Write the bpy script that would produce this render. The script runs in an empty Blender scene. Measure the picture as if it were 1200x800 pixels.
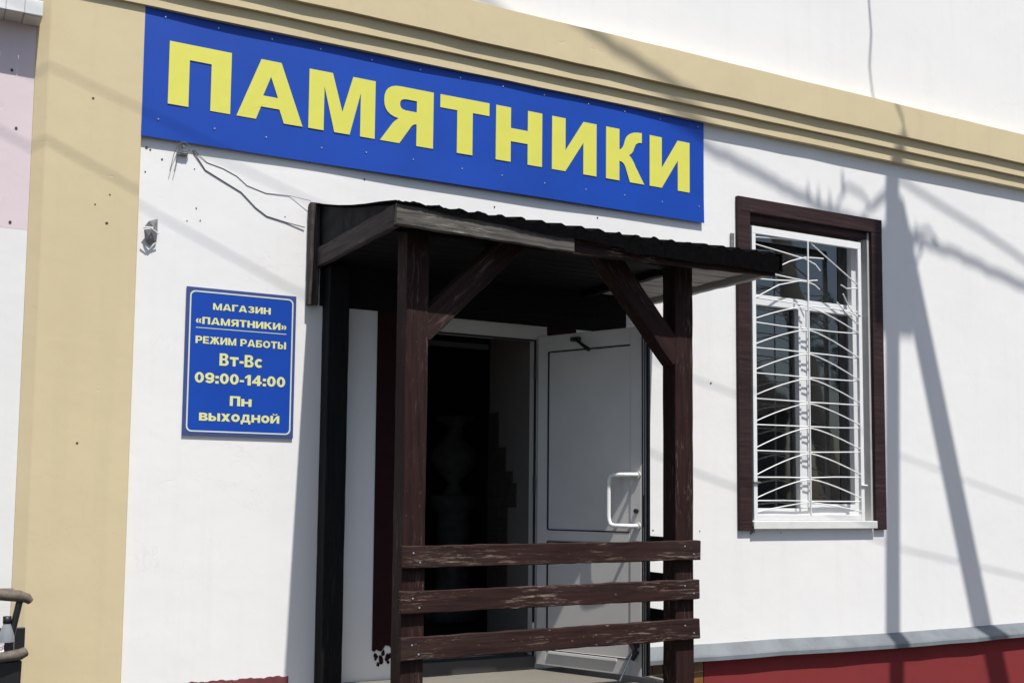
import bpy, bmesh, math, random
from mathutils import Vector, Matrix
from mathutils.geometry import tessellate_polygon
random.seed(7)
C = bpy.context.scene.collection
S = bpy.context.scene

# ------------------------------------------------------------------ camera
cam = bpy.data.cameras.new('camera'); co = bpy.data.objects.new('camera', cam); C.objects.link(co)
r = Vector((0.88015143, -0.47458627, 0.01006639)); u = Vector((-0.04742364, -0.0668107, 0.99663801)); f = Vector((0.47231818, 0.87766976, 0.08131014))
co.matrix_world = Matrix(((r.x, u.x, -f.x, 0), (r.y, u.y, -f.y, -6.0), (r.z, u.z, -f.z, 1.6), (0, 0, 0, 1)))
cam.sensor_width = 36; cam.lens = 1319.2/1200*36
cam.shift_x = 9.6/1200; cam.shift_y = 74.8/1200
cam.clip_end = 3000; cam.clip_start = .05
S.camera = co
# ------------------------------------------------------------------ light
SUN = Vector((0.085, -1.0, 1.97)).normalized()
w = bpy.data.worlds.new('World'); S.world = w; w.use_nodes = True
nt = w.node_tree; bg = nt.nodes['Background']; sky = nt.nodes.new('ShaderNodeTexSky')
sky.sky_type = 'NISHITA'; sky.sun_disc = False
sky.sun_elevation = math.asin(SUN.z); sky.sun_rotation = math.pi-0.085
sky.air_density = 1.0; sky.dust_density = 1.5
nt.links.new(sky.outputs[0], bg.inputs[0]); bg.inputs[1].default_value = 0.10
sl = bpy.data.lights.new('sun', 'SUN'); sl.energy = 4.4; sl.angle = math.radians(0.53); sl.color = (1, .965, .91)
so = bpy.data.objects.new('sun', sl); C.objects.link(so)
so.rotation_euler = SUN.to_track_quat('Z', 'Y').to_euler(); so.location = (3, -8, 14)
S.view_settings.view_transform = 'Standard'; S.view_settings.look = 'None'
S.view_settings.exposure = 0.29; S.view_settings.gamma = 1
S.cycles.use_denoising = True

# ------------------------------------------------------------------ helpers
def tag(o, label=None, cat=None, group=None, kind=None):
    if label: o['label'] = label
    if cat: o['category'] = cat
    if group: o['group'] = group
    if kind: o['kind'] = kind
    return o
def empty(name, loc=(0, 0, 0), label=None, cat=None, group=None):
    o = bpy.data.objects.new(name, None); C.objects.link(o); o.location = loc
    return tag(o, label, cat, group)
class MB:
    def __init__(s): s.v = []; s.f = []; s.sm = []
    def add(s, vs, fs, smooth=False):
        n = len(s.v); s.v += [tuple(p) for p in vs]; s.f += [tuple(n+i for i in q) for q in fs]; s.sm += [smooth]*len(fs); return s
    def box(s, a, b):
        x0, y0, z0 = a; x1, y1, z1 = b
        return s.add([(x0,y0,z0),(x1,y0,z0),(x1,y1,z0),(x0,y1,z0),(x0,y0,z1),(x1,y0,z1),(x1,y1,z1),(x0,y1,z1)],
                     [(0,3,2,1),(4,5,6,7),(0,1,5,4),(1,2,6,5),(2,3,7,6),(3,0,4,7)])
    def prism(s, pts, d):          # planar polygon (3d points) extruded by vector d
        n = len(pts); d = Vector(d); P = [Vector(p) for p in pts]
        tri = tessellate_polygon([P])
        s.add(P+[p+d for p in P], [tuple(t) for t in tri]+[tuple(n+i for i in reversed(t)) for t in tri]+[(i, (i+1) % n, n+(i+1) % n, n+i) for i in range(n)])
        return s
    def glyph(s, loops, fn, depth=0.001):   # loops of (x,z); fn maps (x,z,off)->3d
        L = [[Vector((a, b, 0)) for a, b in lp] for lp in loops]
        tri = tessellate_polygon(L); flat = [p for lp in L for p in lp]
        base = [fn(p.x, p.y, 0) for p in flat]; top = [fn(p.x, p.y, depth) for p in flat]; n = len(flat)
        fs = [tuple(n+i for i in t) for t in tri]
        k = 0
        for lp in L:
            m = len(lp); fs += [(k+i, k+(i+1) % m, n+k+(i+1) % m, n+k+i) for i in range(m)]; k += m
        return s.add(base+top, fs)
    def tube(s, pts, rad, n=8, caps=True):
        P = [Vector(p) for p in pts]; R = rad if isinstance(rad, (list, tuple)) else [rad]*len(P)
        vs = []; prev = None
        for i, p in enumerate(P):
            t = (P[min(i+1, len(P)-1)]-P[max(i-1, 0)]).normalized()
            if prev is None: a = t.orthogonal().normalized()
            else: a = (prev-t*prev.dot(t)).normalized()
            prev = a; b = t.cross(a)
            for k in range(n):
                an = 2*math.pi*k/n; vs.append(p+(a*math.cos(an)+b*math.sin(an))*R[i])
        fs = [(i*n+k, i*n+(k+1) % n, (i+1)*n+(k+1) % n, (i+1)*n+k) for i in range(len(P)-1) for k in range(n)]
        s.add(vs, fs, True)
        if caps: s.add(vs[:n], [tuple(reversed(range(n)))]); s.add(vs[-n:], [tuple(range(n))])
        return s
    def lathe(s, prof, c, n=24):
        vs = [(c[0]+rr*math.cos(2*math.pi*k/n), c[1]+rr*math.sin(2*math.pi*k/n), c[2]+z) for rr, z in prof for k in range(n)]
        fs = [(i*n+k, i*n+(k+1) % n, (i+1)*n+(k+1) % n, (i+1)*n+k) for i in range(len(prof)-1) for k in range(n)]
        return s.add(vs, fs, True)
    def build(s, name, m, parent=None, bevel=0, kind=None, label=None, smooth_all=False, flip=False):
        me = bpy.data.meshes.new(name); me.from_pydata(s.v, [], s.f)
        me.polygons.foreach_set('use_smooth', [True]*len(s.f) if smooth_all else s.sm)
        bm = bmesh.new(); bm.from_mesh(me); bmesh.ops.remove_doubles(bm, verts=bm.verts, dist=1e-6) if bevel else None
        if not flip: bmesh.ops.recalc_face_normals(bm, faces=bm.faces)
        if bevel: bmesh.ops.bevel(bm, geom=list(bm.edges), offset=bevel, segments=1, profile=.5, affect='EDGES', clamp_overlap=True)
        bm.to_mesh(me); bm.free(); me.update()
        return link(me, name, m, parent, kind, label)
def link(me, name, m, parent=None, kind=None, label=None):
    o = bpy.data.objects.new(name, me); C.objects.link(o)
    if m and not me.materials: me.materials.append(m)
    if parent:
        o.parent = parent; o.matrix_parent_inverse = Matrix.Translation(-wloc(parent))
    return tag(o, label=label, kind=kind)
def wloc(o):      # roots carry a location; their parts keep the world frame
    return Vector(o.location) if (o.parent is None and o.type == 'EMPTY') else Vector((0, 0, 0))
def bx(name, a, b, m, parent=None, bevel=0, kind=None, label=None):
    return MB().box([min(p, q) for p, q in zip(a, b)], [max(p, q) for p, q in zip(a, b)]).build(name, m, parent, bevel, kind, label)
def board(name, a, b, wid, th, m, parent, up=(0, 0, 1), seg=14, jit=.0022, label=None, sag=None):
    """weathered plank from a to b (centre line); wid along 'up', th across; grain runs along local x"""
    a = Vector(a); b = Vector(b); X = (b-a).normalized(); Z = Vector(up); Z = (Z-X*Z.dot(X)).normalized(); Y = Z.cross(X)
    L = (b-a).length; c = .004; vs = []; rr = random.Random(round(a.x*977+a.z*131+b.y*17+a.y*7, 3))
    prof = [(-th/2+c, -wid/2), (th/2-c, -wid/2), (th/2, -wid/2+c), (th/2, wid/2-c), (th/2-c, wid/2), (-th/2+c, wid/2), (-th/2, wid/2-c), (-th/2, -wid/2+c)]
    d = [0, 0]
    for i in range(seg+1):
        x = L*i/seg; d = [rr.uniform(-jit, jit) for _ in range(2)]
        s = sag(i/seg) if sag else (0, 0)
        for k, (py, pz) in enumerate(prof):
            vs.append((x+(rr.uniform(-jit, jit)*1.5 if i in (0, seg) else 0), py+rr.uniform(-jit, jit)*.4, pz+(d[0] if pz > 0 else d[1])+rr.uniform(-jit, jit)*.3+(s[0] if pz > 0 else s[1])))
    fs = [(i*8+k, i*8+(k+1) % 8, (i+1)*8+(k+1) % 8, (i+1)*8+k) for i in range(seg) for k in range(8)]
    fs += [tuple(reversed(range(8))), tuple(seg*8+k for k in range(8))]
    me = bpy.data.meshes.new(name); me.from_pydata(vs, [], fs); me.update()
    o = bpy.data.objects.new(name, me); C.objects.link(o); me.materials.append(m)
    M = Matrix.Identity(4)
    for i, v in enumerate((X, Y, Z)):
        M[0][i], M[1][i], M[2][i] = v
    M.translation = a
    o.parent = parent; o.matrix_parent_inverse = Matrix.Translation(-wloc(parent)); o.matrix_basis = M
    if label: o['label'] = label
    return o
# ------------------------------------------------------------------ materials
def rgb(c): return (c[0], c[1], c[2], 1)
class NT:
    def __init__(s, name, rough=.8, metal=0, spec=.5):
        s.m = bpy.data.materials.new(name); s.m.use_nodes = True; s.t = s.m.node_tree; s.b = s.t.nodes['Principled BSDF']
        s.b.inputs['Roughness'].default_value = rough; s.b.inputs['Metallic'].default_value = metal
        s.b.inputs['Specular IOR Level'].default_value = spec
        s.tc = s.t.nodes.new('ShaderNodeTexCoord').outputs['Object']
    def map(s, sc=(1, 1, 1), loc=(0, 0, 0)):
        n = s.t.nodes.new('ShaderNodeMapping'); n.inputs['Scale'].default_value = sc; n.inputs['Location'].default_value = loc
        s.t.links.new(s.tc, n.inputs[0]); return n.outputs[0]
    def noise(s, scale, detail=4, rough=.5, vec=None, dist=0):
        n = s.t.nodes.new('ShaderNodeTexNoise'); n.inputs['Scale'].default_value = scale; n.inputs['Detail'].default_value = detail
        n.inputs['Roughness'].default_value = rough; n.inputs['Distortion'].default_value = dist
        s.t.links.new(vec or s.tc, n.inputs['Vector']); return n.outputs['Fac']
    def voro(s, scale, vec=None):
        n = s.t.nodes.new('ShaderNodeTexVoronoi'); n.inputs['Scale'].default_value = scale
        s.t.links.new(vec or s.tc, n.inputs['Vector']); return n.outputs['Distance']
    def ramp(s, fac, stops):
        n = s.t.nodes.new('ShaderNodeValToRGB'); e = n.color_ramp.elements
        while len(e) < len(stops): e.new(.5)
        for i, (p, c) in enumerate(stops):
            e[i].position = p; e[i].color = rgb(c) if isinstance(c, (tuple, list)) else (c, c, c, 1)
        s.t.links.new(fac, n.inputs[0]); return n.outputs[0]
    def mix(s, fac, a, b, mode='MIX'):
        n = s.t.nodes.new('ShaderNodeMix'); n.data_type = 'RGBA'; n.blend_type = mode
        for sock, v in ((n.inputs[0], fac), (n.inputs[6], a), (n.inputs[7], b)):
            if isinstance(v, (int, float)): sock.default_value = v
            elif isinstance(v, (tuple, list)): sock.default_value = rgb(v)
            else: s.t.links.new(v, sock)
        return n.outputs[2]
    def math(s, op, a, b=0):
        n = s.t.nodes.new('ShaderNodeMath'); n.operation = op
        for i, v in enumerate((a, b)):
            if isinstance(v, (int, float)): n.inputs[i].default_value = v
            else: s.t.links.new(v, n.inputs[i])
        return n.outputs[0]
    def col(s, c):
        if isinstance(c, (tuple, list)): s.b.inputs['Base Color'].default_value = rgb(c)
        else: s.t.links.new(c, s.b.inputs['Base Color'])
    def rough(s, r_): s.t.links.new(r_, s.b.inputs['Roughness'])
    def bump(s, h, strength=.3, dist=.01):
        n = s.t.nodes.new('ShaderNodeBump'); n.inputs['Strength'].default_value = strength; n.inputs['Distance'].default_value = dist
        s.t.links.new(h, n.inputs['Height']); s.t.links.new(n.outputs[0], s.b.inputs['Normal'])
def plaster(name, c, c2=None, amt=.5, bs=1.0):
    n = NT(name, .9, spec=.2); c2 = c2 or tuple(v*.9 for v in c)
    big = n.noise(.9, 5, .6); mid = n.noise(5, 6, .65)
    st = n.noise(1.0, 5, .65, n.map((9, 9, .55)))
    a = n.mix(n.math('MULTIPLY', n.ramp(big, [(.4, 0), (.75, 1)]), amt), c, c2)
    a = n.mix(n.math('MULTIPLY', n.ramp(st, [(.52, 0), (.8, 1)]), amt*.6), a, tuple(v*.86 for v in c))
    ck = n.noise(1.1, 6, .6, n.map((1, 1, 1.6), (31, 7, 9)), .8); crack = n.math('MULTIPLY', n.ramp(ck, [(.4985, 0), (.500, 1), (.5015, 0)]), n.ramp(n.noise(.8, 2, .5, n.map((1, 1, 1), (3, 8, 2))), [(.56, 0), (.66, 1)]))
    a = n.mix(n.math('MULTIPLY', crack, .16), a, tuple(v*.55 for v in c))
    gr = n.ramp(n.noise(30, 4, .7), [(.62, 0), (.80, 1)]); a = n.mix(n.math('MULTIPLY', gr, .12*amt), a, tuple(v*.7 for v in c))
    a = n.mix(n.math('MULTIPLY', n.ramp(n.voro(2.3), [(0, 1), (.012, .7), (.02, 0)]), .4), a, tuple(v*.45 for v in c))
    n.col(a)
    h = n.math('ADD', n.math('MULTIPLY', n.noise(2.2, 4, .55), 1.1), n.math('MULTIPLY', n.noise(13, 3, .6), .10))
    h = n.math('ADD', h, n.math('MULTIPLY', n.noise(150, 3, .6), .05))
    dn = n.noise(6, 3, .6, n.map((1, 1, 2.2), (5, 5, 5)), .5)          # sparse trowel dents
    h = n.math('SUBTRACT', h, n.math('MULTIPLY', n.ramp(dn, [(.70, 0), (.76, 1)]), .16))
    h = n.math('ADD', h, n.math('MULTIPLY', n.ramp(n.noise(1.3, 2, .4, n.map((1, 1, 1), (11, 2, 5))), [(.50, 0), (.515, 1)]), .035))   # edges of old patches
    n.bump(h, .42*bs, .012)
    return n.m
def wood(name, base, flake, flake_amt=.5, warm=None, rough=.75):
    n = NT(name, rough, spec=.15)
    oi = n.t.nodes.new('ShaderNodeObjectInfo').outputs['Random']; va = n.t.nodes.new('ShaderNodeVectorMath'); va.operation = 'ADD'
    cm = n.t.nodes.new('ShaderNodeCombineXYZ'); mm = n.math('MULTIPLY', oi, 37.0); [n.t.links.new(mm, cm.inputs[i]) for i in range(3)]
    n.t.links.new(n.tc, va.inputs[0]); n.t.links.new(cm.outputs[0], va.inputs[1]); n.tc = va.outputs[0]
    g = n.noise(1, 6, .65, n.map((3, 45, 45)), .6); f_ = n.noise(1, 7, .7, n.map((9, 70, 95), (2, 3, 1)), .4); big = n.noise(1, 3, .5, n.map((2.2, 4, 9), (7, 0, 0)))
    warm = warm or tuple(v*1.6 for v in base)
    a = n.mix(n.ramp(g, [(.3, 0), (.7, 1)]), tuple(v*.55 for v in base), warm)
    mask = n.math('MULTIPLY', n.ramp(f_, [(.53, 0), (.64, 1)]), n.ramp(big, [(.46, 0), (.60, 1)]))
    wr = n.ramp(n.noise(1, 4, .6, n.map((1.1, 5, 7), (4, 9, 1))), [(.48, 0), (.66, 1)]); a = n.mix(n.math('MULTIPLY', wr, flake_amt*.45), a, tuple((p+q+q)/3*.42 for p, q in zip(flake, base)))
    dk = n.ramp(n.noise(1, 5, .7, n.map((2.5, 60, 80), (8, 8, 8)), .6), [(.56, 0), (.70, 1)]); a = n.mix(n.math('MULTIPLY', dk, .7), a, tuple(v*.25 for v in base))
    a = n.mix(n.math('MULTIPLY', mask, flake_amt), a, flake)
    sp = n.math('MULTIPLY', n.ramp(n.noise(60, 2, .5, n.map((.6, 1, 1))), [(.70, 0), (.76, 1)]), flake_amt*.5)
    a = n.mix(sp, a, flake); n.col(a)
    n.bump(n.math('ADD', g, n.math('MULTIPLY', mask, .4)), .6, .004)
    return n.m
def plain(name, c, rough=.5, metal=0, var=.12, scale=12, bump=0, spec=.5):
    n = NT(name, rough, metal, spec)
    n.col(n.mix(n.ramp(n.noise(scale, 4, .6), [(.35, 0), (.7, 1)]), c, tuple(v*(1-var) for v in c)))
    if bump: n.bump(n.noise(scale*4, 3, .6), bump, .002)
    return n.m
M_white = plaster('white_plaster', (.80, .79, .775), (.745, .745, .74), .55)
M_beige = plaster('beige_plaster', (.63, .53, .335), (.56, .465, .29), .7, 1.0)
M_pink = plaster('pink_plaster', (.68, .58, .60), None, .4)
M_lowwhite = plaster('pale_plaster', (.74, .735, .72), None, .4)
M_red = plaster('red_plinth_paint', (.215, .030, .032), (.16, .024, .028), .7, .8)
M_rail = wood('brown_peeling_paint', (.025, .0135, .012), (.28, .21, .17), .85, (.042, .0185, .0155))
M_post = wood('brown_post_paint', (.022, .0105, .0092), (.24, .18, .15), .42, (.034, .0145, .0125))
M_dark = wood('dark_stained_and_shaded_wood', (.0075, .0075, .008), (.03, .028, .028), .5, (.012, .0115, .012))
M_silver = wood('silvered_bare_wood', (.05, .045, .041), (.34, .315, .28), 1.0, (.15, .136, .12))
M_side = wood('dull_brown_weathered_wood', (.055, .046, .045), (.14, .12, .11), .6, (.085, .07, .066))
M_gable = plain('dark_gable_panel_paint', (.030, .030, .032), .8, var=.7, scale=9, bump=.3, spec=.1)
M_cplank = wood('pale_bounce_lit_wood', (.52, .49, .46), (.6, .57, .54), .4, (.62, .585, .55))  # whitish tone carries bounced light on the right end of the porch
M_frame = wood('brown_window_surround_paint', (.038, .022, .023), (.12, .08, .07), .25, (.050, .027, .027), .55)
M_casing = plain('oxblood_wall_paint', (.026, .007, .008), .8, var=.3, bump=.2, spec=.15)
M_blue = plain('blue_sign_panel', (.006, .062, .41), .48, var=.16, scale=1.6, spec=.28)
M_bedge = plain('blue_sign_margin', (.045, .07, .24), .45, var=.1)
M_yel = plain('yellow_sign_film', (.70, .68, .105), .45, var=.04)
M_yel2 = plain('pale_yellow_lettering', (.72, .74, .33), .5, var=.05)
M_cream = plain('pale_border_line', (.62, .70, .60), .5, var=.05)
M_screw = plain('screw_head_metal', (.42, .47, .58), .4, .3)
M_pvc = plain('white_pvc', (.74, .745, .75), .38, var=.05, scale=3, spec=.4)
M_pvcg = plain('aged_white_pvc', (.56, .545, .525), .42, var=.10, scale=2.2, spec=.4)
M_groove = plain('dark_gasket', (.012, .012, .013), .7)
M_grille = plain('white_enamel_steel', (.80, .80, .79), .4, var=.06, scale=20)
M_hand = plain('white_handle_coat', (.82, .82, .80), .35, var=.03)
M_black = plain('black_metal', (.012, .012, .013), .5, var=.3)
M_chrome = plain('chrome_rod', (.6, .6, .6), .2, 1)
M_flash = plain('galvanised_flashing', (.17, .19, .205), .55, var=.3, scale=6, bump=.15, spec=.4)
M_sill = plain('white_sill_metal', (.72, .72, .70), .45, var=.1, scale=10)
M_grey = plain('galvanised_grey_steel', (.28, .28, .28), .45, .4, var=.4, scale=40)
M_wire = plain('grey_wire_insulation', (.13, .125, .12), .6, var=.3)
M_cable = plain('black_cable', (.02, .02, .02), .7)
M_felt = plain('black_roofing', (.005, .005, .0055), 1.0, var=.5, scale=30, bump=.6, spec=.02)
M_conc = plaster('pale_concrete', (.205, .19, .165), (.15, .14, .12), .9, 1.2)
M_polec = plaster('pole_concrete', (.42, .41, .39))
M_eave = plain('white_eave_panel', (.74, .75, .74), .5, var=.08, scale=6)
M_soff = plain('ribbed_soffit_panel', (.60, .57, .53), .6, var=.12, scale=6)
M_brick = plain('dark_exposed_brick', (.035, .022, .018), .9, var=.4, scale=14, bump=.4)
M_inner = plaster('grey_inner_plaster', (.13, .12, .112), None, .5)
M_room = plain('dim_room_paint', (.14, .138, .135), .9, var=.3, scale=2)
M_stone = plain('pale_grey_stone', (.32, .32, .33), .5, var=.3)
def glass(name, tint=(.9, .93, .95)):
    n = NT(name, .02); t = n.t; t.nodes.remove(n.b)
    out = t.nodes['Material Output']; g = t.nodes.new('ShaderNodeBsdfGlossy'); g.inputs['Roughness'].default_value = .03
    tr = t.nodes.new('ShaderNodeBsdfTransparent'); tr.inputs[0].default_value = rgb(tint)
    fr = t.nodes.new('ShaderNodeFresnel'); fr.inputs[0].default_value = 2.3; mx = t.nodes.new('ShaderNodeMixShader')
    bp = t.nodes.new('ShaderNodeBump'); bp.inputs['Strength'].default_value = .12; bp.inputs['Distance'].default_value = .02
    nn = t.nodes.new('ShaderNodeTexNoise'); nn.inputs['Scale'].default_value = 2.2; t.links.new(n.tc, nn.inputs['Vector']); t.links.new(nn.outputs['Fac'], bp.inputs['Height'])
    t.links.new(bp.outputs[0], g.inputs['Normal'])
    t.links.new(fr.outputs[0], mx.inputs[0]); t.links.new(tr.outputs[0], mx.inputs[1]); t.links.new(g.outputs[0], mx.inputs[2]); t.links.new(mx.outputs[0], out.inputs[0])
    return n.m
M_glass = glass('window_glass')

# ------------------------------------------------------------------ ground
gm = NT('grey_yard_asphalt', .95, spec=.2)
gm.col(gm.mix(gm.ramp(gm.noise(.6, 6, .6), [(.35, 0), (.7, 1)]), (.045, .044, .043), (.085, .082, .077)))
gm.bump(gm.noise(45, 4, .6), .5, .01)
MB().add([(-400, -400, 0), (400, -400, 0), (400, 400, 0), (-400, 400, 0)], [(0, 1, 2, 3)]).build('ground', gm.m, kind='structure')
pm = plaster('pavement_concrete', (.10, .097, .092), (.075, .073, .07), .8)
bx('pavement', (-12, -2.6, 0.004), (18, -.02, .04), pm, kind='structure', bevel=.01)

# ------------------------------------------------------------------ shop building
B = empty('shop_building', (6.5, 2, 0), 'white plastered shop with beige corner strip, beige string course and dark red plinth', 'building')
WT = .62      # wall thickness
def wall_mesh(x0, x1, z0, z1, holes):
    m = MB(); xs = sorted({x0, x1, *[h[0] for h in holes], *[h[1] for h in holes]}); zs = sorted({z0, z1, *[h[2] for h in holes], *[h[3] for h in holes]})
    inh = lambda x, z: any(h[0] < x < h[1] and h[2] < z < h[3] for h in holes)
    for i in range(len(xs)-1):
        for j in range(len(zs)-1):
            if inh((xs[i]+xs[i+1])/2, (zs[j]+zs[j+1])/2): continue
            a, b, c, d = xs[i], xs[i+1], zs[j], zs[j+1]
            m.add([(a, 0, c), (b, 0, c), (b, 0, d), (a, 0, d)], [(0, 1, 2, 3)]); m.add([(a, WT, c), (a, WT, d), (b, WT, d), (b, WT, c)], [(0, 1, 2, 3)])
    for h in holes+[(x0, x1, z0, z1)]:
        a, b, c, d = h; m.add([(a, 0, c), (b, 0, c), (b, 0, d), (a, 0, d), (a, WT, c), (b, WT, c), (b, WT, d), (a, WT, d)], [(0, 1, 5, 4), (1, 2, 6, 5), (2, 3, 7, 6), (3, 0, 4, 7)])
    return m
DOOR = (2.62, 3.50, .575, 2.655); WIN = (5.10, 6.335, 1.455, 3.645)
wall_mesh(1.0, 16, 0, 7.2, [DOOR, WIN]).build('wall', M_white, B)
# rooms behind
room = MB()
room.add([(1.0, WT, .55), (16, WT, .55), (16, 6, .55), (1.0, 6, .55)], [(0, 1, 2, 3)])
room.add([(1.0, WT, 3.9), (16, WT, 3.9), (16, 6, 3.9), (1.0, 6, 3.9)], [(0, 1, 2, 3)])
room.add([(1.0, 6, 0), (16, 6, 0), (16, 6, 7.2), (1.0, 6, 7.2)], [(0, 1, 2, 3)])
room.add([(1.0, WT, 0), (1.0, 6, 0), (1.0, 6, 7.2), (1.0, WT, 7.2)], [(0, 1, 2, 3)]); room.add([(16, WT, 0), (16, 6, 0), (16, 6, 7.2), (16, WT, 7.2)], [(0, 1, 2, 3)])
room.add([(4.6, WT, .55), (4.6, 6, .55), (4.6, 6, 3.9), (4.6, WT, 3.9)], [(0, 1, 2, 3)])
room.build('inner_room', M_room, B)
m = MB(); wx0, wx1, wy0, wy1, wz0, wz1 = 4.63, 8.2, .64, 3.6, .58, 3.85
m.add([(wx0, wy1, wz0), (wx1, wy1, wz0), (wx1, wy1, wz1), (wx0, wy1, wz1)], [(0, 1, 2, 3)]).add([(wx0, wy0, wz0), (wx0, wy1, wz0), (wx0, wy1, wz1), (wx0, wy0, wz1)], [(0, 1, 2, 3)]).add([(wx1, wy0, wz0), (wx1, wy1, wz0), (wx1, wy1, wz1), (wx1, wy0, wz1)], [(0, 1, 2, 3)]).add([(wx0, wy0, wz1), (wx1, wy0, wz1), (wx1, wy1, wz1), (wx0, wy1, wz1)], [(0, 1, 2, 3)]).add([(wx0, wy0, wz0), (wx1, wy0, wz0), (wx1, wy1, wz0), (wx0, wy1, wz0)], [(0, 1, 2, 3)])
m.build('pane_fill_shell', plain('pane_fill_paint', (.52, .52, .51), .9, var=.2, scale=1.5), B)  # paler shell added inside the room to brighten the window panes
bx('roof', (.4, -.35, 7.2), (16.4, 6.4, 7.4), plain('grey_roof_sheet', (.25, .25, .26), .6), B)
# corner pilaster with chamfered left edge
pl = [(.583, -.03, 0), (1.045, -.03, 0), (1.045, .05, 0), (.95, .3, 0), (.519, .3, 0), (.519, .004, 0)]
MB().prism(pl, (0, 0, 7.15)).build('corner_strip', M_beige, B, bevel=.004)
# string course: three stepped fillets
def course(y0, z0, z1, wob, nm='string_course_fillet'):
    rr = random.Random(int(z0*100)); n = 60; m = MB(); vs = []
    for i in range(n+1):
        x = .60+(16-.60)*i/n; a = wob*rr.uniform(-1, 1); b = wob*rr.uniform(-1, 1)
        vs += [(x, y0+a*.5, z0+a), (x, y0+b*.5, z1+b), (x, .02, z1+b*.3+.012), (x, .02, z0)]
    m.add(vs, [(4*i+k, 4*i+(k+1) % 4, 4*i+4+(k+1) % 4, 4*i+4+k) for i in range(n) for k in range(4)]+[(0, 1, 2, 3), (4*n+3, 4*n+2, 4*n+1, 4*n)])
    m.build(nm, M_beige, B)
course(-.107, 4.345, 4.585, .004, 'string_course_band')
course(-.076, 4.249, 4.345, .0022)
course(-.050, 4.161, 4.249, .0022)
# flashing and plinth right of the porch
def flashing():
    m = MB(); n = 44; rr = random.Random(3); vs = []
    for i in range(n+1):
        x = 3.97+(16-3.97)*i/n; s = .006*math.sin(x*1.7)+rr.uniform(-.0035, .0035); q = rr.uniform(-.003, .003)
        vs += [(x, 0.004, .648+s), (x, -.014, .642+s), (x, -.079+q, .586+s), (x, -.088+q, .574+s), (x, -.090+q, .548+s), (x, -.084+q, .548+s), (x, -.070, .572+s)]
    m.add(vs, [(7*i+k, 7*i+k+1, 7*i+8+k, 7*i+7+k) for i in range(n) for k in range(6)]); m.build('flashing', M_flash, B)
flashing()
bx('plinth', (4.72, -.034, 0), (16, .01, .60), M_red, B)
bx('tile_bed', (3.97, -.026, 0), (4.718, .01, .60), plain('tile_grout', (.42, .38, .33), .9), B)
tm = [plain('brown_glazed_tile', (.15, .065, .022), .35, var=.5, scale=9), plain('ochre_glazed_tile', (.26, .12, .035), .35, var=.45, scale=11)]
tb = {}
for k in range(2):
    me = bpy.data.meshes.new('tile'); v = .039; h = .056; t = .008
    bm = bmesh.new(); q = [bm.verts.new(p) for p in ((-v, 0, -h), (v, 0, -h), (v, 0, h), (-v, 0, h), (-v+.003, -t, -h+.003), (v-.003, -t, -h+.003), (v-.003, -t, h-.003), (-v+.003, -t, h-.003))]
    for fc in ((4, 5, 6, 7), (0, 1, 5, 4), (1, 2, 6, 5), (2, 3, 7, 6), (3, 0, 4, 7)): bm.faces.new([q[i] for i in fc])
    bm.to_mesh(me); bm.free(); me.materials.append(tm[k]); tb[k] = me
for i in range(9):
    for j in range(5):
        o = link(tb[random.randrange(2)], 'tile', None, B); o.location = (4.012+i*.083, -.026, .536-j*.118)
# red painted foot of the wall, left of the porch
rr = random.Random(5)
top = [(1.20+i*.0075, 0.627+.003*math.sin(i*.31)+.002*math.sin(i*.93+1)+.0015*rr.uniform(-1, 1)-.030*max(0, 1-i/26)) for i in range(97)]
MB().prism([(x, -.004, z) for x, z in top]+[(1.92, -.004, .3), (1.20, -.004, .3)], (0, .006, 0)).build('red_wall_foot', plain('faded_red_wall_paint', (.20, .06, .065), .9, var=.35, scale=9, bump=.3, spec=.2), B)
# oxblood painted band round the doorway, peeling at the foot
def ragged(x0, x1, z, n, amp, seed):
    q = random.Random(seed); return [(x0+(x1-x0)*i/n, z+q.uniform(-amp, amp)) for i in range(n+1)]
cas = [(2.398, 2.66)]+ragged(2.402, 2.615, .745, 16, .020, 4)+[(2.615, 2.66)]
MB().prism([(x, -.006, z) for x, z in cas], (0, .007, 0)).build('painted_door_surround', M_casing, B)
for px, pz, s in ((2.425, .70, .022), (2.455, .68, .030), (2.44, .655, .016), (2.492, .69, .024), (2.512, .70, .018), (2.50, .665, .015), (2.47, .715, .02)):
    q = random.Random(int(px*1000)); pts = [(px+s*.6*math.cos(a)*q.uniform(.5, 1.2), -.005, pz+s*math.sin(a)*q.uniform(.5, 1.2)) for a in [k*math.tau/9 for k in range(9)]]
    MB().prism(pts, (0, .006, 0)).build('paint_flake', M_casing, B)
bx('header_board', (2.046, -.007, 2.66), (4.12, .001, 2.918), M_dark, B)
bx('painted_door_surround', (3.53, -.006, .60), (3.74, .001, 2.66), M_casing, B)
# exposed bricks in the right reveal of the doorway
prof = [(.62, 2.09), (.489, 2.09), (.489, 1.86), (.39, 1.86), (.39, 1.75), (.296, 1.75), (.296, 1.624), (.247, 1.624), (.247, 1.506), (.36, 1.506), (.36, .60), (.62, .60)]
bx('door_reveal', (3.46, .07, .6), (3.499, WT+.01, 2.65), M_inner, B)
for z in [1.0+.077*k for k in range(15)]:
    lim = .62
    for (ya, za), (yb, zb) in zip(prof[:-3:2], prof[1:-2:2]): pass
    y0 = .49 if z > 1.86 else .39 if z > 1.75 else .296 if z > 1.624 else .247 if z > 1.5 else .36
    bx('brick', (3.452, y0, z), (3.461, y0+.126, z+.074), M_brick, B)
    bx('brick', (3.4525, y0+.129, z), (3.461, .628, z+.074), M_brick, B)
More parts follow.
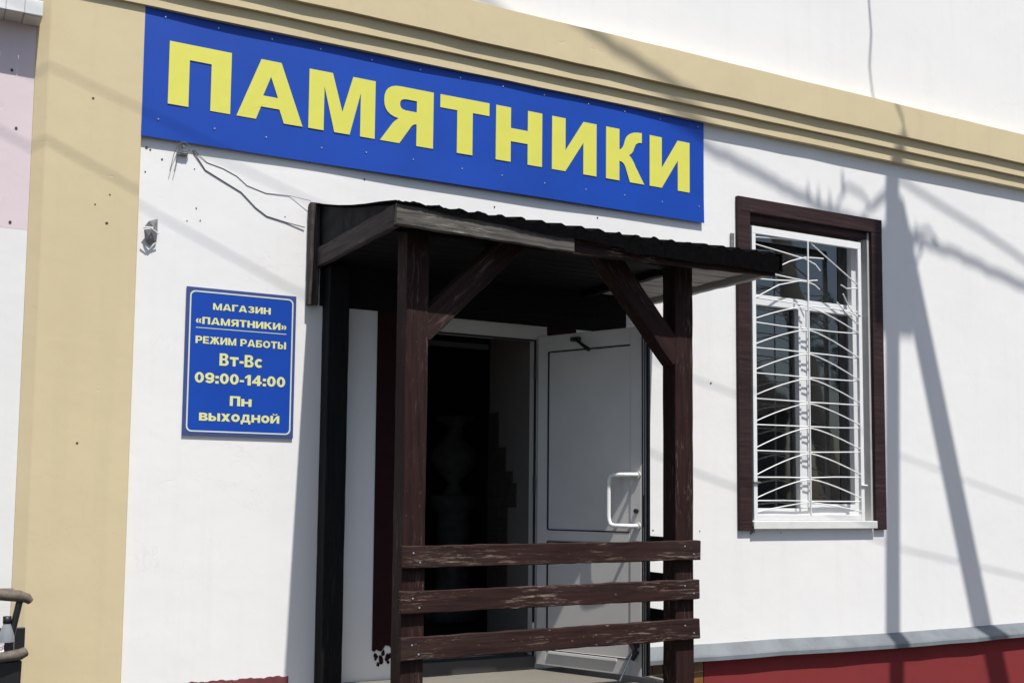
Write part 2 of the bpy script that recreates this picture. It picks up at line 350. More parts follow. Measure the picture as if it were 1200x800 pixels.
# door frame
F = empty('x'); bpy.data.objects.remove(F)
fr = MB(); fr.box((2.62, -.012, .575), (2.685, .07, 2.655)).box((3.448, -.012, .575), (3.515, .07, 2.655)).box((2.6851, -.012, 2.572), (3.4479, .07, 2.6545))
fro = fr.build('door_frame', M_pvcg, B)
bx('threshold', (2.685, -.02, .575), (3.448, .10, .648), plain('dark_threshold', (.05, .05, .05), .6), fro)
bx('gasket', (2.685, -.014, 2.562), (3.448, .0, 2.5715), M_groove, fro); bx('gasket', (3.438, -.0135, .65), (3.4475, .0, 2.56), M_groove, fro)
bx('frame_stop', (2.70, .075, 2.50), (3.16, .10, 2.53), M_groove, fro)
# door leaf, open outwards
D = bpy.data.objects.new('door', None); C.objects.link(D); bpy.data.objects.remove(D)
dv = Vector((.275, -.65, 0)).normalized(); nv = Vector((-dv.y, dv.x, 0))     # nv: away from the camera side
H0 = Vector((3.44, -.04, 0))
def L(a, b, c): return H0+dv*a+nv*b+Vector((0, 0, c))
def lbox(m, a, b):
    c = [L(x, y, z) for z in (a[2], b[2]) for x, y in ((a[0], a[1]), (b[0], a[1]), (b[0], b[1]), (a[0], b[1]))]
    return m.add(c, [(0, 3, 2, 1), (4, 5, 6, 7), (0, 1, 5, 4), (1, 2, 6, 5), (2, 3, 7, 6), (3, 0, 4, 7)])
LW, z0, z1 = .742, .603, 2.588
m = MB(); lbox(m, (0, .006, z0), (.075, .062, z1)); lbox(m, (.0751, .006, z1-.098), (LW-.075, .062, z1)); lbox(m, (LW-.0749, .006, z0), (LW, .062, z1)); lbox(m, (.0751, .006, 1.345), (LW-.075, .062, 1.412)); lbox(m, (.0751, .006, z0), (LW-.075, .062, .70))
door = m.build('door', M_pvcg, B, bevel=.003, label='open door leaf, white plastic, weathered, swung outwards')
lbox(MB(), (.0755, .012, 1.413), (LW-.0755, .05, z1-.0985)).build('upper_panel', M_pvcg, door)
lbox(MB(), (.0755, .012, .701), (LW-.0755, .05, 1.3445)).build('lower_panel', M_pvcg, door)
for a, b in (((.076, .004, 1.412), (.083, .012, z1-.10)), ((.083, .0045, z1-.107), (LW-.08, .0115, z1-.10)), ((.083, .0045, 1.405), (LW-.08, .0115, 1.412)), ((.076, .004, .70), (.083, .012, 1.34)), ((.083, .0045, 1.334), (LW-.08, .0115, 1.341)), ((.083, .0045, .692), (LW-.08, .0115, .698))):
    lbox(MB(), (a[0], a[1]-.0, a[2]), b).build('gasket', M_groove, door)
lbox(MB(), (.10, -.004, .676), (.58, .005, .690)).build('sunlit_ledge_strip', M_pvc, door)  # whiter strip paints the sun highlight along the lower panel ledge
lbox(MB(), (LW+.0005, .008, z0+.005), (LW+.004, .02, z1-.005)).build('edge_strip', M_groove, door); lbox(MB(), (LW+.0005, .036, z0+.005), (LW+.003, .044, z1-.005)).build('edge_strip', M_groove, door)
lbox(MB(), (LW-.004, .0625, z0), (LW+.012, .082, z1)).build('rebate_edge', M_groove, door)
lbox(MB(), (LW+.0005, .022, 1.44), (LW+.005, .034, 1.62)).build('lock_plate', M_black, door)
hz = [(LW-.02, .0, 1.735), (LW-.035, -.05, 1.735), (.60, -.055, 1.735), (.573, -.055, 1.728), (.562, -.055, 1.70), (.560, -.055, 1.66), (.560, -.055, 1.50), (.563, -.055, 1.475), (.574, -.055, 1.452), (.60, -.055, 1.445), (LW-.035, -.05, 1.445), (LW-.02, .0, 1.445)]
MB().tube([L(*p) for p in hz], .0125, 12).build('handle', M_hand, door)
for z in (1.735, 1.445): MB().tube([L(LW-.02, .006, z), L(LW-.02, -.008, z)], .02, 14).build('handle_rosette', M_pvcg, door)
MB().tube([L(LW-.03, .006, 1.53), L(LW-.03, -.012, 1.53)], .013, 10).build('lock_cylinder', M_black, door)
m = MB(); lbox(m, (.26, -.022, 2.535), (.32, .006, 2.56)); m.tube([L(.29, -.02, 2.55), L(.35, -.045, 2.515), L(.43, -.07, 2.468)], [.007, .010, .013], 8); m.build('closer_arm', M_black, door)
m = MB(); m.tube([L(.715, .0, .79), L(.70, -.03, .775)], .028, 12); m.tube([L(.715, -.002, .75), L(.69, -.02, .70)], .02, 10); m.build('stay_rubber', M_black, door)
MB().tube([L(.700, -.02, .74), L(.665, -.10, .585)], .0065, 8).build('stay_rod', M_chrome, door)
for z in (2.374, 1.68, .80): MB().tube([L(-.016, -.004, z-.05), L(-.016, -.004, z+.05)], .009, 8).build('hinge', M_black if z > 1 else M_pvcg, door)

# window surround, frame, panes, grille
def frame_piece(name, a, b, m, par, **k): return bx(name, a, b, m, par, bevel=.002, **k)
sur = empty('x'); bpy.data.objects.remove(sur)
m = MB(); m.box((5.035, -.03, 3.593), (6.416, -.0, 3.696)); m.box((5.0355, -.029, 1.392), (5.146, -.0, 3.5928)); m.box((6.308, -.029, 1.392), (6.4155, -.0, 3.5928))
window = m.build('window', M_frame, B, bevel=.003, label='tall plastic window in a dark brown surround behind a white grille')
m = MB(); m.box((5.119, 0.0005, 3.545), (6.289, .10, 3.644)); m.build('head_lining', M_frame, window)
bx('reveal_lining', (6.290, .001, 1.458), (6.333, .145, 3.6445), plain('grey_reveal_board', (.50, .49, .48), .7), window)
bx('reveal_lining', (5.101, .001, 1.458), (5.118, .145, 3.6445), M_frame, window)
FX0, FX1, FZ0, FZ1, FY0, FY1 = 5.119, 6.289, 1.458, 3.63, .11, .17
m = MB(); m.box((FX0, FY0, FZ0), (FX0+.07, FY1, FZ1)).box((FX1-.052, FY0, FZ0), (FX1, FY1, FZ1)).box((FX0+.0701, FY0, FZ1-.07), (FX1-.0521, FY1, FZ1)).box((FX0+.0701, FY0, FZ0), (FX1-.0521, FY1, FZ0+.085))
m.build('window_frame', M_pvc, window)
bx('transom', (FX0+.07, FY0-.004, 2.978), (FX1-.052, FY1, 3.052), M_pvc, window, .003)
bx('mullion', (5.705, FY0-.003, FZ0+.085), (5.775, FY1, 2.978), M_pvc, window, .003)
bx('sash_frame', (5.695, FY0-.014, 1.545), (5.712, FY0-.004, 2.975), M_pvc, window)
bx('sash_frame', (5.776, FY0-.012, 1.545), (5.80, FY0, 2.972), M_pvc, window); bx('sash_frame', (6.232, FY0-.010, 1.545), (6.244, FY0, 2.972), M_pvc, window)
bx('sash_frame', (5.80, FY0-.010, 1.543), (6.232, FY0, 1.575), M_pvc, window)
bx('pane', (FX0+.06, .150, 3.045), (FX1-.05, .154, FZ1-.06), M_glass, window)
bx('pane', (FX0+.06, .149, FZ0+.08), (5.71, .153, 2.985), M_glass, window)
bx('pane', (5.77, .1495, FZ0+.08), (FX1-.05, .1535, 2.985), M_glass, window)
m = MB(); m.box((5.147, -.036, 1.424), (6.300, .10, 1.4565)); m.box((5.147, -.044, 1.402), (6.306, -.0365, 1.4555)); m.build('sill', M_sill, window, bevel=.003)
bx('sill_bracket', (5.15, -.03, 1.375), (5.165, -.0, 1.419), M_grey, window)
# inner sill and things on it
bx('inner_sill', (5.0, .63, 1.38), (6.4, .95, 1.42), M_pvcg, B)
# grille
GY = .03
GR = MB(); GR.box((5.20, GY-.012, 3.463), (6.245, GY+.012, 3.515)).box((5.20, GY-.012, 1.458), (5.2329, GY+.012, 3.4628)).box((6.212, GY-.012, 1.458), (6.245, GY+.012, 3.4628)).box((5.233, GY-.010, 1.459), (6.2119, GY+.010, 1.50))
grille = GR.build('window_grille', M_grille, B, bevel=.002, label='white welded window grille with bent and cut bars at the top')
MB().tube([(5.722, GY-.008, 3.463), (5.722, GY-.008, 1.50)], .0065, 8).build('bar', M_grille, grille)
xl, xc, xr = 5.233, 5.722, 6.212
def rod(pts, rad=.0047): MB().tube([(x, y, z) for x, y, z in pts], rad, 6).build('bar', M_grille, grille)
def arc(zc, zl, zr_, y=-.004):
    pts = []
    for i in range(13):
        t = i/12*2-1
        z = zc-(zc-(zl if t < 0 else zr_))*abs(t)**1.35
        pts.append((xc+(t*(xc-xl)), GY+y, z))
    return pts
levels = [2.997, 2.829, 2.656, 2.477, 2.299, 2.125, 1.942, 1.76, 1.594]
lend = [3.012, 2.837, 2.658, 2.48, 2.302, 2.12, 1.94, 1.756, 1.594]
rend = [2.993, 2.831, 2.647, 2.478, 2.301, 2.133, 1.957, 1.772, 1.594]
rr = random.Random(2)
for k, z in enumerate(levels):
    rod([(xl-.002, GY+.004, lend[k]), (5.48, GY+.006, (lend[k]+z)/2+rr.uniform(-.004, .004)), (xc, GY+.004, z), (5.97, GY+.006, (z+rend[k])/2+rr.uniform(-.004, .004)), (xr+.002, GY+.004, rend[k])])
la = [2.863, 2.684, 2.506, 2.328, 2.146, 1.962, 1.774, 1.615, 1.516]; ra = [2.836, 2.652, 2.486, 2.319, 2.157, 1.98, 1.793, 1.623, 1.524]
for k, z in enumerate(levels): rod(arc(z-.010, la[k], ra[k]))
def E(px, pz): return (px, GY, pz)
# cut and bent bars near the top
rod([E(5.235, 3.44), E(5.45, 3.455), E(5.66, 3.462)]); rod([E(5.76, 3.455), E(5.98, 3.33), E(6.212, 3.20)])
rod([E(5.235, 3.39), E(5.50, 3.36), E(5.70, 3.335), (5.78, GY-.02, 3.30), (5.82, GY-.03, 3.255)])
rod([(5.43, GY-.02, 3.245), (5.55, GY-.01, 3.30), E(5.70, 3.345), (5.80, GY-.01, 3.35), (5.86, GY-.02, 3.35)])
rod([E(6.212, 3.17), (6.10, GY-.01, 3.155), (6.03, GY-.02, 3.175)]); rod([E(5.235, 3.145), E(5.40, 3.15), E(5.60, 3.165), (5.72, GY, 3.17), (5.78, GY-.015, 3.15), (5.82, GY-.02, 3.12)])
rod([(5.40, GY-.01, 3.19), E(5.60, 3.18), E(5.72, 3.175), (5.80, GY-.02, 3.185)]); rod([E(5.235, 3.01), E(5.45, 3.12), E(5.66, 3.172)])
rod([(6.05, GY-.02, 3.11), E(6.13, 3.02), E(6.212, 2.95)]); rod([(6.03, GY-.01, 2.985+.0), E(6.12, 2.985), E(6.212, 2.965)]); rod([(5.98, GY-.03, 3.04), (6.08, GY-.01, 2.98), E(6.212, 2.90)])
MB().tube([(5.19, GY-.02, 1.72), (5.25, GY-.02, 1.72)], .006, 6).build('fixing_pin', M_grey, grille); MB().tube([(6.20, GY-.02, 1.715), (6.262, GY-.02, 1.712)], .006, 6).build('fixing_pin', M_grille, grille); MB().tube([(6.21, GY-.014, 2.965), (6.262, GY-.0, 2.96)], .005, 6).build('fixing_pin', M_grey, grille)
for g_ in [grille]+[c for c in bpy.data.objects if c.parent is grille]:     # seat the grille in the front plane of the surround
    for v in g_.data.vertices: v.co = (v.co.x*.9917, v.co.y-.05, 1.6+(v.co.z-1.6)*.9917)
# drill holes and plaster pits
hm = plain('dark_hole', (.085, .075, .065), .95, var=.5, scale=60)
for x, z, s in ((1.08, 3.413, .012), (1.098, 3.405, .008), (1.161, 3.362, .008), (1.076, 3.284, .006), (1.97, 3.471, .008), (1.347, 3.124, .007), (1.836, 3.141, .005), (1.331, 3.336, .005), (4.335, 1.397, .008), (4.716, 1.39, .007), (4.815, 2.381, .011), (1.30, 3.05, .005), (1.37, 3.06, .006), (3.15, 3.37, .009), (3.9, 3.4, .008), (2.3, 3.42, .008), (5.15, 1.37, .010), (5.42, 1.375, .006)):
    q = random.Random(int(x*999)); MB().prism([(x+.75*s*math.cos(a)*q.uniform(.6, 1.1), -.0025, z+.75*s*math.sin(a)*q.uniform(.6, 1.1)) for a in [k*math.tau/8 for k in range(8)]], (0, .004, 0)).build('drill_hole', hm, B)
for x, z, s in ((.80, 3.62, .006), (.89, 2.98, .007), (.83, 3.07, .004), (.90, 3.13, .004), (.79, 1.85, .006)):
    MB().prism([(x+s*math.cos(a), -.0325, z+s*.8*math.sin(a)) for a in [k*math.tau/8 for k in range(8)]], (0, .004, 0)).build('drill_hole', hm, B)

# ------------------------------------------------------------------ neighbouring building
N = empty('neighbouring_building', (-2, 2, 0), 'low building at the left edge, pink above and white below, with white ribbed eave', 'building')
bx('upper_wall', (-5, .006, 2.905), (.530, 4, 4.3), M_pink, N); bx('lower_wall', (-5, .0065, 0), (.5295, 4, 2.9049), M_lowwhite, N)
for k in range(10):
    x1 = .535-k*.085; bx('fascia_panel', (x1-.084, -.135, 3.955), (x1, -.125, 4.032), M_eave, N, .003); bx('soffit_panel', (x1-.084, -.124, 3.952+.003*(k % 2)), (x1-.001, .0055, 3.962+.003*(k % 2)), M_soff, N, .004)
bx('fascia_panel', (-4.9, -.135, 3.955), (.535-10*.085, -.125, 4.032), M_eave, N); bx('soffit_panel', (-4.9, -.124, 3.953), (.535-10*.085, .0055, 3.962), M_soff, N)
MB().prism([(.533, -.12, 4.036), (.533, 3.9, 5.2), (.533, 3.9, 4.3), (.533, -.02, 4.0)], (-5.4, 0, 0)).build('roof', plain('blue_grey_roof_sheet', (.10, .15, .22), .5), N)
for x, z in ((.415, 3.705), (.447, 3.413), (.439, 2.935)): MB().prism([(x+.007*math.cos(a), .0035, z+.008*math.sin(a)) for a in [k*math.tau/8 for k in range(8)]], (0, .004, 0)).build('drill_hole', hm, N)

# ------------------------------------------------------------------ porch
P = empty('porch', (3.0, -.6, 0), 'dark brown timber porch with corrugated black roof, rails and concrete landing at the shop door', 'porch')
PF = .57
MB().box((1.93, -1.12, 0), (3.95, -.001, PF)).build('landing', M_conc, P, bevel=.008)
for k in range(2): bx('step', (1.93-.3*(k+1), -1.10, 0), (1.93-.3*k-.002, -.05, PF-.19*(k+1)), M_conc, P, .008)
def post(x0, x1, y0, y1, zb, zt, m=M_post): return board('post', ((x0+x1)/2, (y0+y1)/2, zb), ((x0+x1)/2, (y0+y1)/2, zt), y1-y0, x1-x0, m, P, up=(0, 1, 0), seg=22, jit=.0018)
post(2.147, 2.267, -1.0, -.88, PF-.004, 2.90); post(3.766, 3.888, -1.0, -.88, PF-.004, 2.90)
post(2.062, 2.180, -.125, -.008, PF-.004, 2.868, M_dark)
board('beam', (2.06, -.94, 2.925), (3.885, -.94, 2.925), .075, .10, M_dark, P)
board('side_beam', (2.028, -.006, 2.924), (2.028, -1.150, 2.922), .105, .036, M_side, P)
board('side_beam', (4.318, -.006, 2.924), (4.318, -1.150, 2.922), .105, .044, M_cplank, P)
def sg(t): return (0, -.036*math.sin(min(t*1.15, 1)*math.pi)**.7 if 0 < t < .87 else 0)
board('fascia', (2.010, -1.170, 2.922), (2.99, -1.170, 2.905), .100, .030, M_silver, P, seg=20, sag=lambda t: (0, -.008*t), label='silver weathered fascia board at the left')
board('fascia', (2.90, -1.150, 2.890), (4.340, -1.160, 2.912), .098, .026, M_rail, P, seg=24, sag=lambda t: (0, .0))
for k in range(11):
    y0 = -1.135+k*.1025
    board('ceiling_plank', (2.05, y0+.05, 2.912), (3.80, y0+.05, 2.912), .098, .014, M_dark, P, up=(0, 1, 0), seg=6, jit=.001)  # deep porch shade put into the plank colour
    board('ceiling_plank', (3.802, y0+.05, 2.910+.003*(k % 2)), (4.275, y0+.05, 2.910+.003*((k+1) % 2)), .095, .014, M_cplank, P, up=(0, 1, 0), seg=6, jit=.001)  # same ceiling run, colour lightened for light bounced in from the right
board('cross_beam', (3.79, -.87, 2.885), (3.79, -.01, 2.885), .04, .05, M_dark, P)
m = MB(); m.prism([(2.034, -.001, 2.972), (2.034, -.001, 3.232), (2.034, -.5, 3.105), (2.034, -1.15, 2.975)], (.012, 0, 0)); m.build('gable_panel', M_gable, P)
m = MB(); m.prism([(4.316, -.004, 2.972), (4.316, -.004, 3.235), (4.316, -1.15, 2.975)], (-.012, 0, 0)); m.build('gable_panel', M_gable, P)
board('wall_batten', (1.978, -.027, 2.655), (1.978, -.027, 3.228), .050, .024, M_side, P, up=(0, 1, 0))
board('wall_batten', (2.010, -.02, 2.66), (2.010, -.02, 3.232), .038, .038, M_side, P, up=(0, 1, 0))
# corrugated roof sheets
def sheet(x0, x1, dz):
    nx = int((x1-x0)/.0115); m = MB(); rr = random.Random(int(x0*50)); vs = []
    for j in range(7):
        t = j/6
        for i in range(nx+1):
            x = x0+(x1-x0)*i/nx; y = -.01-1.186*t; z = 3.238-.258*t-.018*math.sin(math.pi*min(t/.9, 1))*max(0, 1-(x-2)/1.2)+.011*min(1, .25+(x-2)*1.2)*math.sin(x*math.tau/.115)+dz-(.012*math.sin(math.pi*(x-2)/2.4)*t)
            vs.append((x, y+(rr.uniform(-.006, .006) if j == 6 else 0), z))
    n = len(vs); vs += [(x, y, z-.006) for x, y, z in vs]
    fs = [(j*(nx+1)+i, j*(nx+1)+i+1, (j+1)*(nx+1)+i+1, (j+1)*(nx+1)+i) for j in range(6) for i in range(nx)]
    fs += [tuple(n+q for q in reversed(ff)) for ff in fs]
    b = 6*(nx+1); fs += [(b+i, b+i+1, n+b+i+1, n+b+i) for i in range(nx)]; fs += [(j*(nx+1), (j+1)*(nx+1), n+(j+1)*(nx+1), n+j*(nx+1)) for j in range(6)]+[(j*(nx+1)+nx, (j+1)*(nx+1)+nx, n+(j+1)*(nx+1)+nx, n+j*(nx+1)+nx) for j in range(6)]
    m.add(vs, fs); m.build('roof_sheet', M_felt, P, smooth_all=False)
for a, b, dz in ((2.0, 2.62, 0), (2.60, 3.22, .006), (3.20, 3.80, .0), (3.78, 4.348, .007)): sheet(a, b, dz)
# roofing felt lapping over the fascia
rr = random.Random(9); vs = []; n = 200
for i in range(n+1):
    x = 2.012+(4.348-2.012)*i/n; t = (x-2.012)/2.336
    base_ = 2.984-.012*math.sin(math.pi*(x-2)/2.4); zt = base_+.010*min(1, .25+(x-2)*1.2)*math.sin(x*math.tau/.115)+.003*rr.uniform(-1, 1)
    L_ = .012+.095*max(0, t-.05)**.8 if t < .55 else .085+.03*(t-.55)
    zb = base_-.004-L_+.003*math.sin(x*13)+.002*rr.uniform(-1, 1)
    vs += [(x, -1.199, zt), (x, -1.195-.001*math.sin(x*31), zb), (x, -1.191, zb+.001), (x, -1.194, zt-.001)]
m = MB(); m.add(vs, [(4*i+k, 4*i+(k+1) % 4, 4*i+4+(k+1) % 4, 4*i+4+k) for i in range(n) for k in range(4)]); m.build('roofing_felt_edge', M_felt, P)
MB().prism([(4.349, -1.213, 2.885), (4.349, -1.213, 2.985), (4.349, -.02, 3.262), (4.349, -.02, 3.19), (4.349, -1.05, 2.93)], (.008, 0, 0)).build('verge_board', M_felt, P)
# braces
board('brace', (2.232, -.948, 2.405), (2.80, -.948, 2.965), .125, .10, M_post, P, up=(-.7, 0, .7), seg=12)
board('brace', (3.80, -.948, 2.378), (3.30, -.948, 2.935), .125, .10, M_post, P, up=(.7, 0, .7), seg=12)
# rails
RL = [((2.132, 1.365, 1.258), (3.908, 1.375, 1.270)), ((2.130, 1.150, 1.044), (3.898, 1.163, 1.057)), ((2.132, .931, .826), (3.900, .953, .841))]
for (xa, ta, ba), (xb, tb_, bb) in RL:
    board('rail', (xa, -1.0185, (ta+ba)/2), (xb, -1.0185, (tb_+bb)/2), (ta-ba+tb_-bb)/2, .034, M_rail, P, seg=34, jit=.0022)
for (xa, ta, ba), (xb, tb_, bb) in RL:
    for x, q, dz in ((2.19, 0, .02), (2.225, 0, -.025), (3.80, 1, .022), (3.86, 1, -.02)):
        zc = (ta+ba)/2 if q == 0 else (tb_+bb)/2
        MB().tube([(x, -1.034, zc+dz), (x, -1.038, zc+dz)], .0042, 7).build('nail_head', M_screw, P)
for z in (1.383, 1.174, .966): board('side_rail', (3.905, -.87, z-.052), (3.905, -.01, z-.052+.004), .104, .03, M_dark, P, seg=8)

# ------------------------------------------------------------------ name sign
SG = empty('name_sign', (2.9, -.02, 3.8), 'long blue sign board with large yellow capital letters above the porch', 'sign')
X0, X1, ZB, ZT = 1.036, 4.745, 3.466, 4.159
def bow(x, z):      # thin panel, very slightly buckled between its fixings
    return -.026-.0035*math.sin(x*2.1+.4)-.0012*math.sin(x*6.3+z*5)-.004*max(0, (3.62-z)/.15)*(1+math.sin(x*2.6+.6))*.5
nx, nz = 90, 16; vs = []
for j in range(nz+1):
    for i in range(nx+1):
        x = X0+(X1-X0)*i/nx; z = ZB+(ZT-ZB)*j/nz; vs.append((x, bow(x, z), z))
n = len(vs); vs += [(x, y+.003, z) for x, y, z in vs]; g = lambda i, j: j*(nx+1)+i
fs = [(g(i, j), g(i+1, j), g(i+1, j+1), g(i, j+1)) for j in range(nz) for i in range(nx)]; fs += [tuple(n+q for q in reversed(f_)) for f_ in fs]
fs += [(g(i, 0), g(i+1, 0), n+g(i+1, 0), n+g(i, 0)) for i in range(nx)]+[(g(i, nz), g(i+1, nz), n+g(i+1, nz), n+g(i, nz)) for i in range(nx)]
fs += [(g(0, j), g(0, j+1), n+g(0, j+1), n+g(0, j)) for j in range(nz)]+[(g(nx, j), g(nx, j+1), n+g(nx, j+1), n+g(nx, j)) for j in range(nz)]
MB().add(vs, fs).build('panel', M_blue, SG)
h = .342
def cur(p0, p1, p2, n=6): return [((1-t)**2*p0[0]+2*t*(1-t)*p1[0]+t*t*p2[0], (1-t)**2*p0[1]+2*t*(1-t)*p1[1]+t*t*p2[1]) for t in [k/n for k in range(1, n+1)]]
def gP(w): return [[(0, 0), (0, h), (w, h), (w, 0), (w-.108, 0), (w-.108, h-.085), (.108, h-.085), (.108, 0)]]
def gA(w): return [[(0, 0), (w/2-.057, h), (w/2+.057, h), (w, 0), (w-.108, 0), (w-.135, .075), (.135, .075), (.108, 0)], [(w/2, .252), (w/2+.042, .138), (w/2-.042, .138)]]
def gM(w): return [[(0, 0), (0, h), (.138, h), (w/2, .125), (w-.138, h), (w, h), (w, 0), (w-.09, 0), (w-.09, .255), (w/2+.046, 0), (w/2-.046, 0), (.09, .255), (.09, 0)]]
def gYa(w):
    o = [(0, 0), (.122, 0), (.185, .095)]+cur((.185, .095), (.205, .132), (w-.108, .13), 5)+[(w-.108, 0), (w, 0), (w, h), (.125, h)]+cur((.125, h), (.02, h), (.022, .243), 6)+cur((.022, .243), (.022, .158), (.115, .148), 6)+cur((.115, .148), (.09, .13), (.075, .11), 3)
    return [o, [(w-.108, .203), (w-.108, .270), (.16, .270)]+cur((.16, .270), (.122, .268), (.122, .237), 4)+cur((.122, .237), (.122, .205), (.16, .203), 4)]
def gT(w): return [[(w/2-.052, 0), (w/2-.052, h-.08), (0, h-.08), (0, h), (w, h), (w, h-.08), (w/2+.052, h-.08), (w/2+.052, 0)]]
def gN(w): s = .104; return [[(0, 0), (0, h), (s, h), (s, .213), (w-s, .213), (w-s, h), (w, h), (w, 0), (w-s, 0), (w-s, .130), (s, .130), (s, 0)]]
def gI(w): s = .100; return [[(0, 0), (0, h), (s, h), (s, .135), (w-s, h), (w, h), (w, 0), (w-s, 0), (w-s, .205), (s, 0)]]
def gK(w): return [[(0, 0), (0, h), (.104, h), (.104, .205)]+cur((.104, .205), (.135, .215), (.145, .265), 4)+cur((.145, .265), (.165, .345), (w-.02, h+.001), 6)+[(w-.02, .277)]+cur((w-.02, .277), (.232, .278), (.222, .235), 3)+cur((.222, .235), (.212, .195), (.180, .180), 3)+cur((.180, .180), (.205, .165), (.235, .105), 3)+[(w, 0), (w-.115, 0), (.150, .10)]+cur((.150, .10), (.135, .132), (.104, .130), 3)+[(.104, 0)]]
for fn, a, b in ((gP, 1.173, 1.506), (gA, 1.541, 1.915), (gM, 1.948, 2.347), (gYa, 2.380, 2.718), (gT, 2.762, 3.091), (gN, 3.137, 3.465), (gI, 3.537, 3.871), (gK, 3.944, 4.246), (gI, 4.289, 4.622)):
    MB().glyph(fn(b-a), lambda x, z, o, a=a: (a+x, bow(a+x, 3.8)-.0012-o, 3.658+z), .0025).build('letter', M_yel, SG)
sm = MB().lathe([(.0, .0), (.006, .0), (.005, .002), (0, .003)], (0, 0, 0), 8)
rr = random.Random(11)
def screw(x, z, root, y): MB().tube([(x, y, z), (x, y-.003, z)], .0042, 8).build('screw', M_screw, root)
for i in range(13):
    screw(1.13+i*.296+rr.uniform(-.02, .02), 3.565+rr.uniform(-.01, .01), SG, bow(1.13+i*.296, 3.565)-.0005); screw(1.13+i*.296+rr.uniform(-.02, .02), 4.125, SG, bow(1.13+i*.296, 4.125)-.001)
# ------------------------------------------------------------------ opening hours sign
IB = empty('opening_hours_sign', (1.609, -.01, 2.3), 'small blue opening hours sign with pale border and yellow text left of the porch', 'sign')
bx('panel', (1.309, -.012, 1.910), (1.909, -.004, 2.697), M_bedge, IB)
bx('inner_field', (1.333, -.0128, 1.934), (1.887, -.0118, 2.673), M_blue, IB)
def rrect(x0, x1, z0, z1, rad):
    pts = []
    for cx, cz, a0 in ((x1-rad, z1-rad, 0), (x0+rad, z1-rad, 90), (x0+rad, z0+rad, 180), (x1-rad, z0+rad, 270)):
        pts += [(cx+rad*math.cos(math.radians(a0+k*15)), cz+rad*math.sin(math.radians(a0+k*15))) for k in range(7)]
    return pts
MB().glyph([rrect(1.327, 1.893, 1.928, 2.679, .028), rrect(1.3345, 1.8855, 1.9355, 2.6715, .023)], lambda x, z, o: (x, -.0132-o, z), .001).build('border_line', M_cream, IB)
bx('ruled_line', (1.362, -.0142, 2.4795), (1.856, -.0132, 2.4835), M_cream, IB)
# heavy sans lettering drawn stroke by stroke in a unit-high cell; W = cell width, every stroke a convex quad strip
TK = .25
def ln(x0, z0, x1, z1, t=None):       # vertical / horizontal / slanted bar given by its centre line
    t = (TK if t is None else t)/2
    if abs(z1-z0) < 1e-6: return [(x0, z0-t), (x1, z0-t), (x1, z0+t), (x0, z0+t)]
    return [(x0-t, z0), (x0+t, z0), (x1+t, z1), (x1-t, z1)]
def ringq(cx, cz, rx, rz, a0=0, a1=360, t=None, n=14):
    t = TK if t is None else t; out = []; m = max(3, int(n*abs(a1-a0)/360)); q = min(t, rz*1.1)*.84
    for k in range(m):
        A, B_ = math.radians(a0+(a1-a0)*k/m), math.radians(a0+(a1-a0)*(k+1)/m)
        out.append([(cx+rx*math.cos(A), cz+rz*math.sin(A)), (cx+rx*math.cos(B_), cz+rz*math.sin(B_)), (cx+(rx-t)*math.cos(B_), cz+(rz-q)*math.sin(B_)), (cx+(rx-t)*math.cos(A), cz+(rz-q)*math.sin(A))])
    return out
